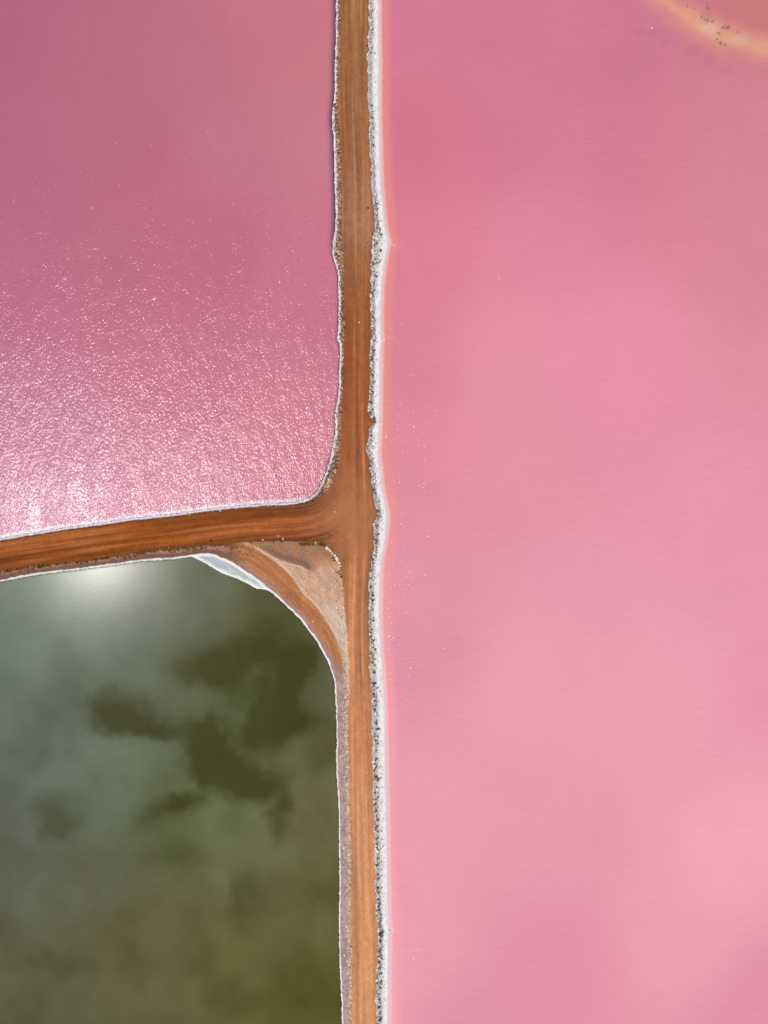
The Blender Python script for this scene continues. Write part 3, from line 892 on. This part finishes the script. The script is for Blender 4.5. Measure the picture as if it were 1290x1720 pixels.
def put(name, me, px, py, size, label, category, group=None, z=None, g=random):
    o = link(name, me)
    o.location = ((px - 645) * U, (860 - py) * U, height_at(px, py) if z is None else z)
    s_ = size * U
    o.scale = (s_ * g.uniform(.85, 1.15), s_ * g.uniform(.85, 1.15), s_ * g.uniform(.8, 1.1))
    o.rotation_euler = (0, 0, g.uniform(0, 6.283))
    tag(o, label, category, group)
    return o


BUSHES = [(630, 1147, 8), (634, 1155, 5), (630, 1184, 6), (629, 1192, 5), (634, 1224, 7), (633.5, 1248, 5), (631, 1288, 7), (634, 1308, 8), (629, 1349, 6), (632.6, 1369, 5),
          (633.5, 1386, 5), (632, 1406, 5), (634, 1450, 8), (635, 1474, 6), (634, 1466, 5), (636, 1519, 7), (636, 1508, 5), (638.6, 1534, 6), (639.6, 1564, 9), (641, 1571, 6), (638.6, 1579, 8), (637.7, 1614, 6),
          (638.6, 1633, 6), (640, 1647, 5), (636.8, 1688, 7), (637.7, 1710, 8), (643, 1421, 4), (642, 1470, 3), (622, 985, 5), (625.6, 999, 6), (625, 1008, 7), (625.6, 1024, 5), (626.7, 1042, 7),
          (627.3, 1075, 7), (628.5, 1090, 7), (628, 1129, 5), (629, 1165, 5), (631.5, 911, 6), (625, 940, 6), (627, 709, 7), (626, 702, 5), (621, 782, 6), (623, 797, 6), (627, 822, 6), (634, 858, 7),
          (635, 866, 5), (636, 897, 5), (631, 908, 6), (625, 936, 6), (638, 385, 5), (640, 394, 6), (639, 421, 6), (636, 430, 4), (632.5, 465, 5), (627, 479, 4), (626, 536, 5), (629, 573, 5),
          (624, 178, 5), (627, 245, 5), (628, 231, 4), (626, 210, 5), (625, 199, 5), (631, 343, 4), (634, 352, 4), (626, 495, 4), (625, 604, 4), (624, 650, 4), (623, 676, 5), (626, 688, 4), (623, 958, 5), (623, 970, 5), (630, 1107, 4), (630, 1117, 4),
          (632, 1200, 4), (632, 1212, 4), (634, 1236, 4), (632, 1260, 4), (631, 1272, 4), (630, 1330, 4), (631, 1340, 4), (632, 1360, 4), (633, 1378, 4), (634, 1395, 4), (634, 1440, 5), (635, 1488, 5), (636, 1497, 5),
          (637, 1526, 5), (638, 1546, 5), (639, 1555, 5), (638, 1590, 5), (637, 1602, 5), (638, 1623, 5), (639, 1657, 4), (637, 1668, 4), (637, 1678, 5), (638, 1699, 5)]
for i, (x, y, s_) in enumerate(BUSHES):
    if y < 600:
        lab, grp = 'small dark saltbush on the salted rim beside the road north of the junction', 'saltbushes on the northern lake rim'
    elif y < 960:
        lab, grp = 'dark saltbush on the salted rim of the wide pink lake by the road junction', 'saltbushes on the lake rim at the junction'
    else:
        lab, grp = 'dark saltbush between white salt clods on the lake rim south of the junction', 'saltbushes on the southern lake rim'
    if y < 600:
        lab = lab if s_ > 4 else lab.replace('small dark', 'tiny dark')
    else:
        lab = ('large ' if s_ >= 7 else 'tiny ' if s_ <= 4 else '') + lab
    if y > 960:
        lab = lab.replace('south of the junction', 'beside the bare wedge' if y < 1170 else 'at the picture foot' if y > 1540 else 'midway down the south road')
    put('saltbush', SALTBUSH[i % 6], x, y, s_ * 1.0, lab, 'shrub', grp)

for i, (x, y, s_) in enumerate([(355.6, 908, 5), (339.5, 921, 6), (330, 922, 5), (317, 923, 6), (308, 922, 4), (300, 923, 5), (287, 924, 6), (278, 925, 4), (262, 926, 5), (243, 930, 6), (228.5, 933, 6), (219, 935, 4), (212, 937, 6), (200, 936, 4),
                                (181, 937, 6), (172, 938, 4), (163, 940, 6), (149, 943, 7), (132, 945, 4), (111.6, 946, 7), (98, 947, 4), (76, 950, 6), (68, 951, 8), (50, 953, 4), (32, 956, 5), (15, 958, 6)]):
    put('dry_shrub', DRY[i % 4], x, y, s_, ('larger' if s_ >= 6 else 'small') + ' brown dry shrub on the verge above the green pond, ' + ('below the sun glare' if x > 200 else 'west of the sun glare').replace('below the sun glare', 'east of the sun glare'), 'shrub', 'dry shrubs along the west road verge')
for i, (x, y, s_) in enumerate([(474, 909, 6), (460.5, 909, 5), (500, 908, 4), (513, 906, 4)]):
    put('dry_shrub', DRY[i % 4], x, y, s_, 'brown dry shrub at the edge of the bare wedge by the junction', 'shrub', 'dry shrubs edging the wedge')
for i, (x, y, s_) in enumerate([(570.5, 959, 5), (567, 961, 4), (573, 968.5, 7), (571.5, 964, 5), (575, 992, 4), (576, 1000, 3), (580, 1017, 3)]):
    put('saltbush', SALTBUSH[i % 6], x, y, s_, 'dark saltbush on the road side of the bare sandy wedge', 'shrub', 'saltbushes on the wedge')
for i, (x, y, s_) in enumerate([(505, 913, 5), (510, 913.5, 6), (515, 913, 6), (520, 913.5, 6), (526, 914, 5), (538, 913, 6), (542, 915, 6), (546, 918, 4), (560, 936, 5), (562, 941, 4)]):
    put('grass_tuft', GRASS[i % 4], x, y, s_ * 1.3, 'green grass tuft at the top of the bare wedge beside the junction', 'grass tuft', 'grass tufts at the junction')
for i, (x, y, s_) in enumerate([(589, 1585, 4), (587.5, 1592, 3), (587.5, 1597, 3), (587.5, 1621, 4)]):
    put('saltbush', SALTBUSH[i % 6], x, y, s_, 'tiny dark saltbush in the pale gravel beside the south road', 'shrub', 'saltbushes in the gravel verge')
for i, (x, y, s_) in enumerate([(564.6, 779, 3), (566, 786, 3), (571, 763, 3), (564, 796, 3), (536, 830, 4), (502, 846, 4), (520, 838, 3)]):
    put('saltbush', SALTBUSH[i % 6], x, y, s_, 'tiny dark saltbush on the bank round the corner of the rose pond', 'shrub', 'saltbushes at the pond corner')

for i, (x, y, s_) in enumerate([(549, 920, 6), (552, 922.5, 4), (555, 925, 5), (559, 929, 4), (563, 933, 6), (565.5, 937, 5), (567.5, 940.6, 6), (570.5, 945, 6), (571.5, 950, 4), (531, 911, 3)]):
    put('salted_stone', WHITE[i % 4], x, y, s_, 'whitish stone in the curved row where the wedge meets the junction', 'stone', 'stones rimming the wedge')
for i, (x, y, s_) in enumerate([(579, 1604, 4), (572.4, 1270, 4), (577.6, 1205, 4), (582, 1317, 4), (582, 1287, 4), (584, 1612, 5), (587, 1618, 4), (583, 1555, 4), (586, 1560, 5), (586, 1433, 5), (578, 1424, 4), (587, 1460, 4), (581, 1170, 4), (583, 1130, 4),
                                (584, 1078, 4), (582, 1090, 4), (566, 1020, 4), (578, 1020, 4), (575, 1049, 4), (573, 1054, 3), (570, 1049, 3), (526, 1043, 3)]):
    put('pale_stone', PALE[i % 4], x, y, s_, ('pale stone on the sandy wedge south of the junction' if y < 1100 else 'pale stone on the gravelly bank beside the lower half of the south road' if y > 1400 else 'pale stone on the mauve bank beside the upper half of the south road'), 'stone', 'pale stones on the pond bank')
for i, (x, y, s_) in enumerate([(468, 900, 3.2), (442.6, 906.5, 3.2), (476, 905, 3)]):
    put('pale_stone', PALE[i % 4], x, y, s_, 'pale stone on the south edge of the west road near the wedge', 'stone', 'pale stones by the west road')
put('pale_stone', PALE[0], 553.5, 806, 6, 'cream coloured stone on the bank at the corner of the rose pond', 'stone')
put('pale_stone', PALE[1], 563.7, 794, 4, 'small cream stone up the bank from the corner of the rose pond', 'stone')
put('pale_stone', PALE[2], 604, 543, 2.6, 'lone pale pebble in the middle of the north road', 'stone')
put('pale_stone', PALE[3], 563, 860, 3, 'lone pale pebble on the open junction', 'stone')
put('dark_stone', DARK[0], 618, 81, 4.5, 'black stone at the lake side of the road, farthest up the north road', 'stone')
put('dark_stone', DARK[1], 618.6, 352, 4, 'dark red stone on the north road, just above the bulge in the shore', 'stone')
put('dark_stone', DARK[2], 617.7, 409, 3, 'smallest dark stone on the north road, beside the bulge in the shore', 'stone')
put('dark_stone', DARK[0], 626, 396, 4, 'dark red stone on the road edge at the bulge in the shore', 'stone')
put('salted_stone', WHITE[1], 652.5, 1563, 6, 'white salt lump at the tip of the small spit in the wide pink lake', 'salt lump')
put('salted_stone', WHITE[2], 639, 568, 6, 'white salt lump poking into the wide pink lake above the junction', 'salt lump')
put('salted_stone', WHITE[3], 1095, 47, 3.5, 'tiny white lump standing in the pink water off the orange sandbar', 'salt lump', z=-0.02)
for i, (x, y, s_) in enumerate([(1189, 12, 9), (1186, 6, 5), (1155, 9, 6), (1165, 15, 5), (1187, 34, 9), (1178, 28, 6), (1196, 36, 6), (1221, 47, 10), (1213, 46, 6), (1211, 72, 9), (1219, 75, 6), (1207, 56, 7), (1240, 54, 5), (1204, 66, 5)]):
    put('drift_weed', WEED[i % 3], x, y, s_ * 1.25, 'dark clump of drift weed stranded on the orange sandbar', 'weed clump', 'weed clumps on the sandbar', z=-0.008)
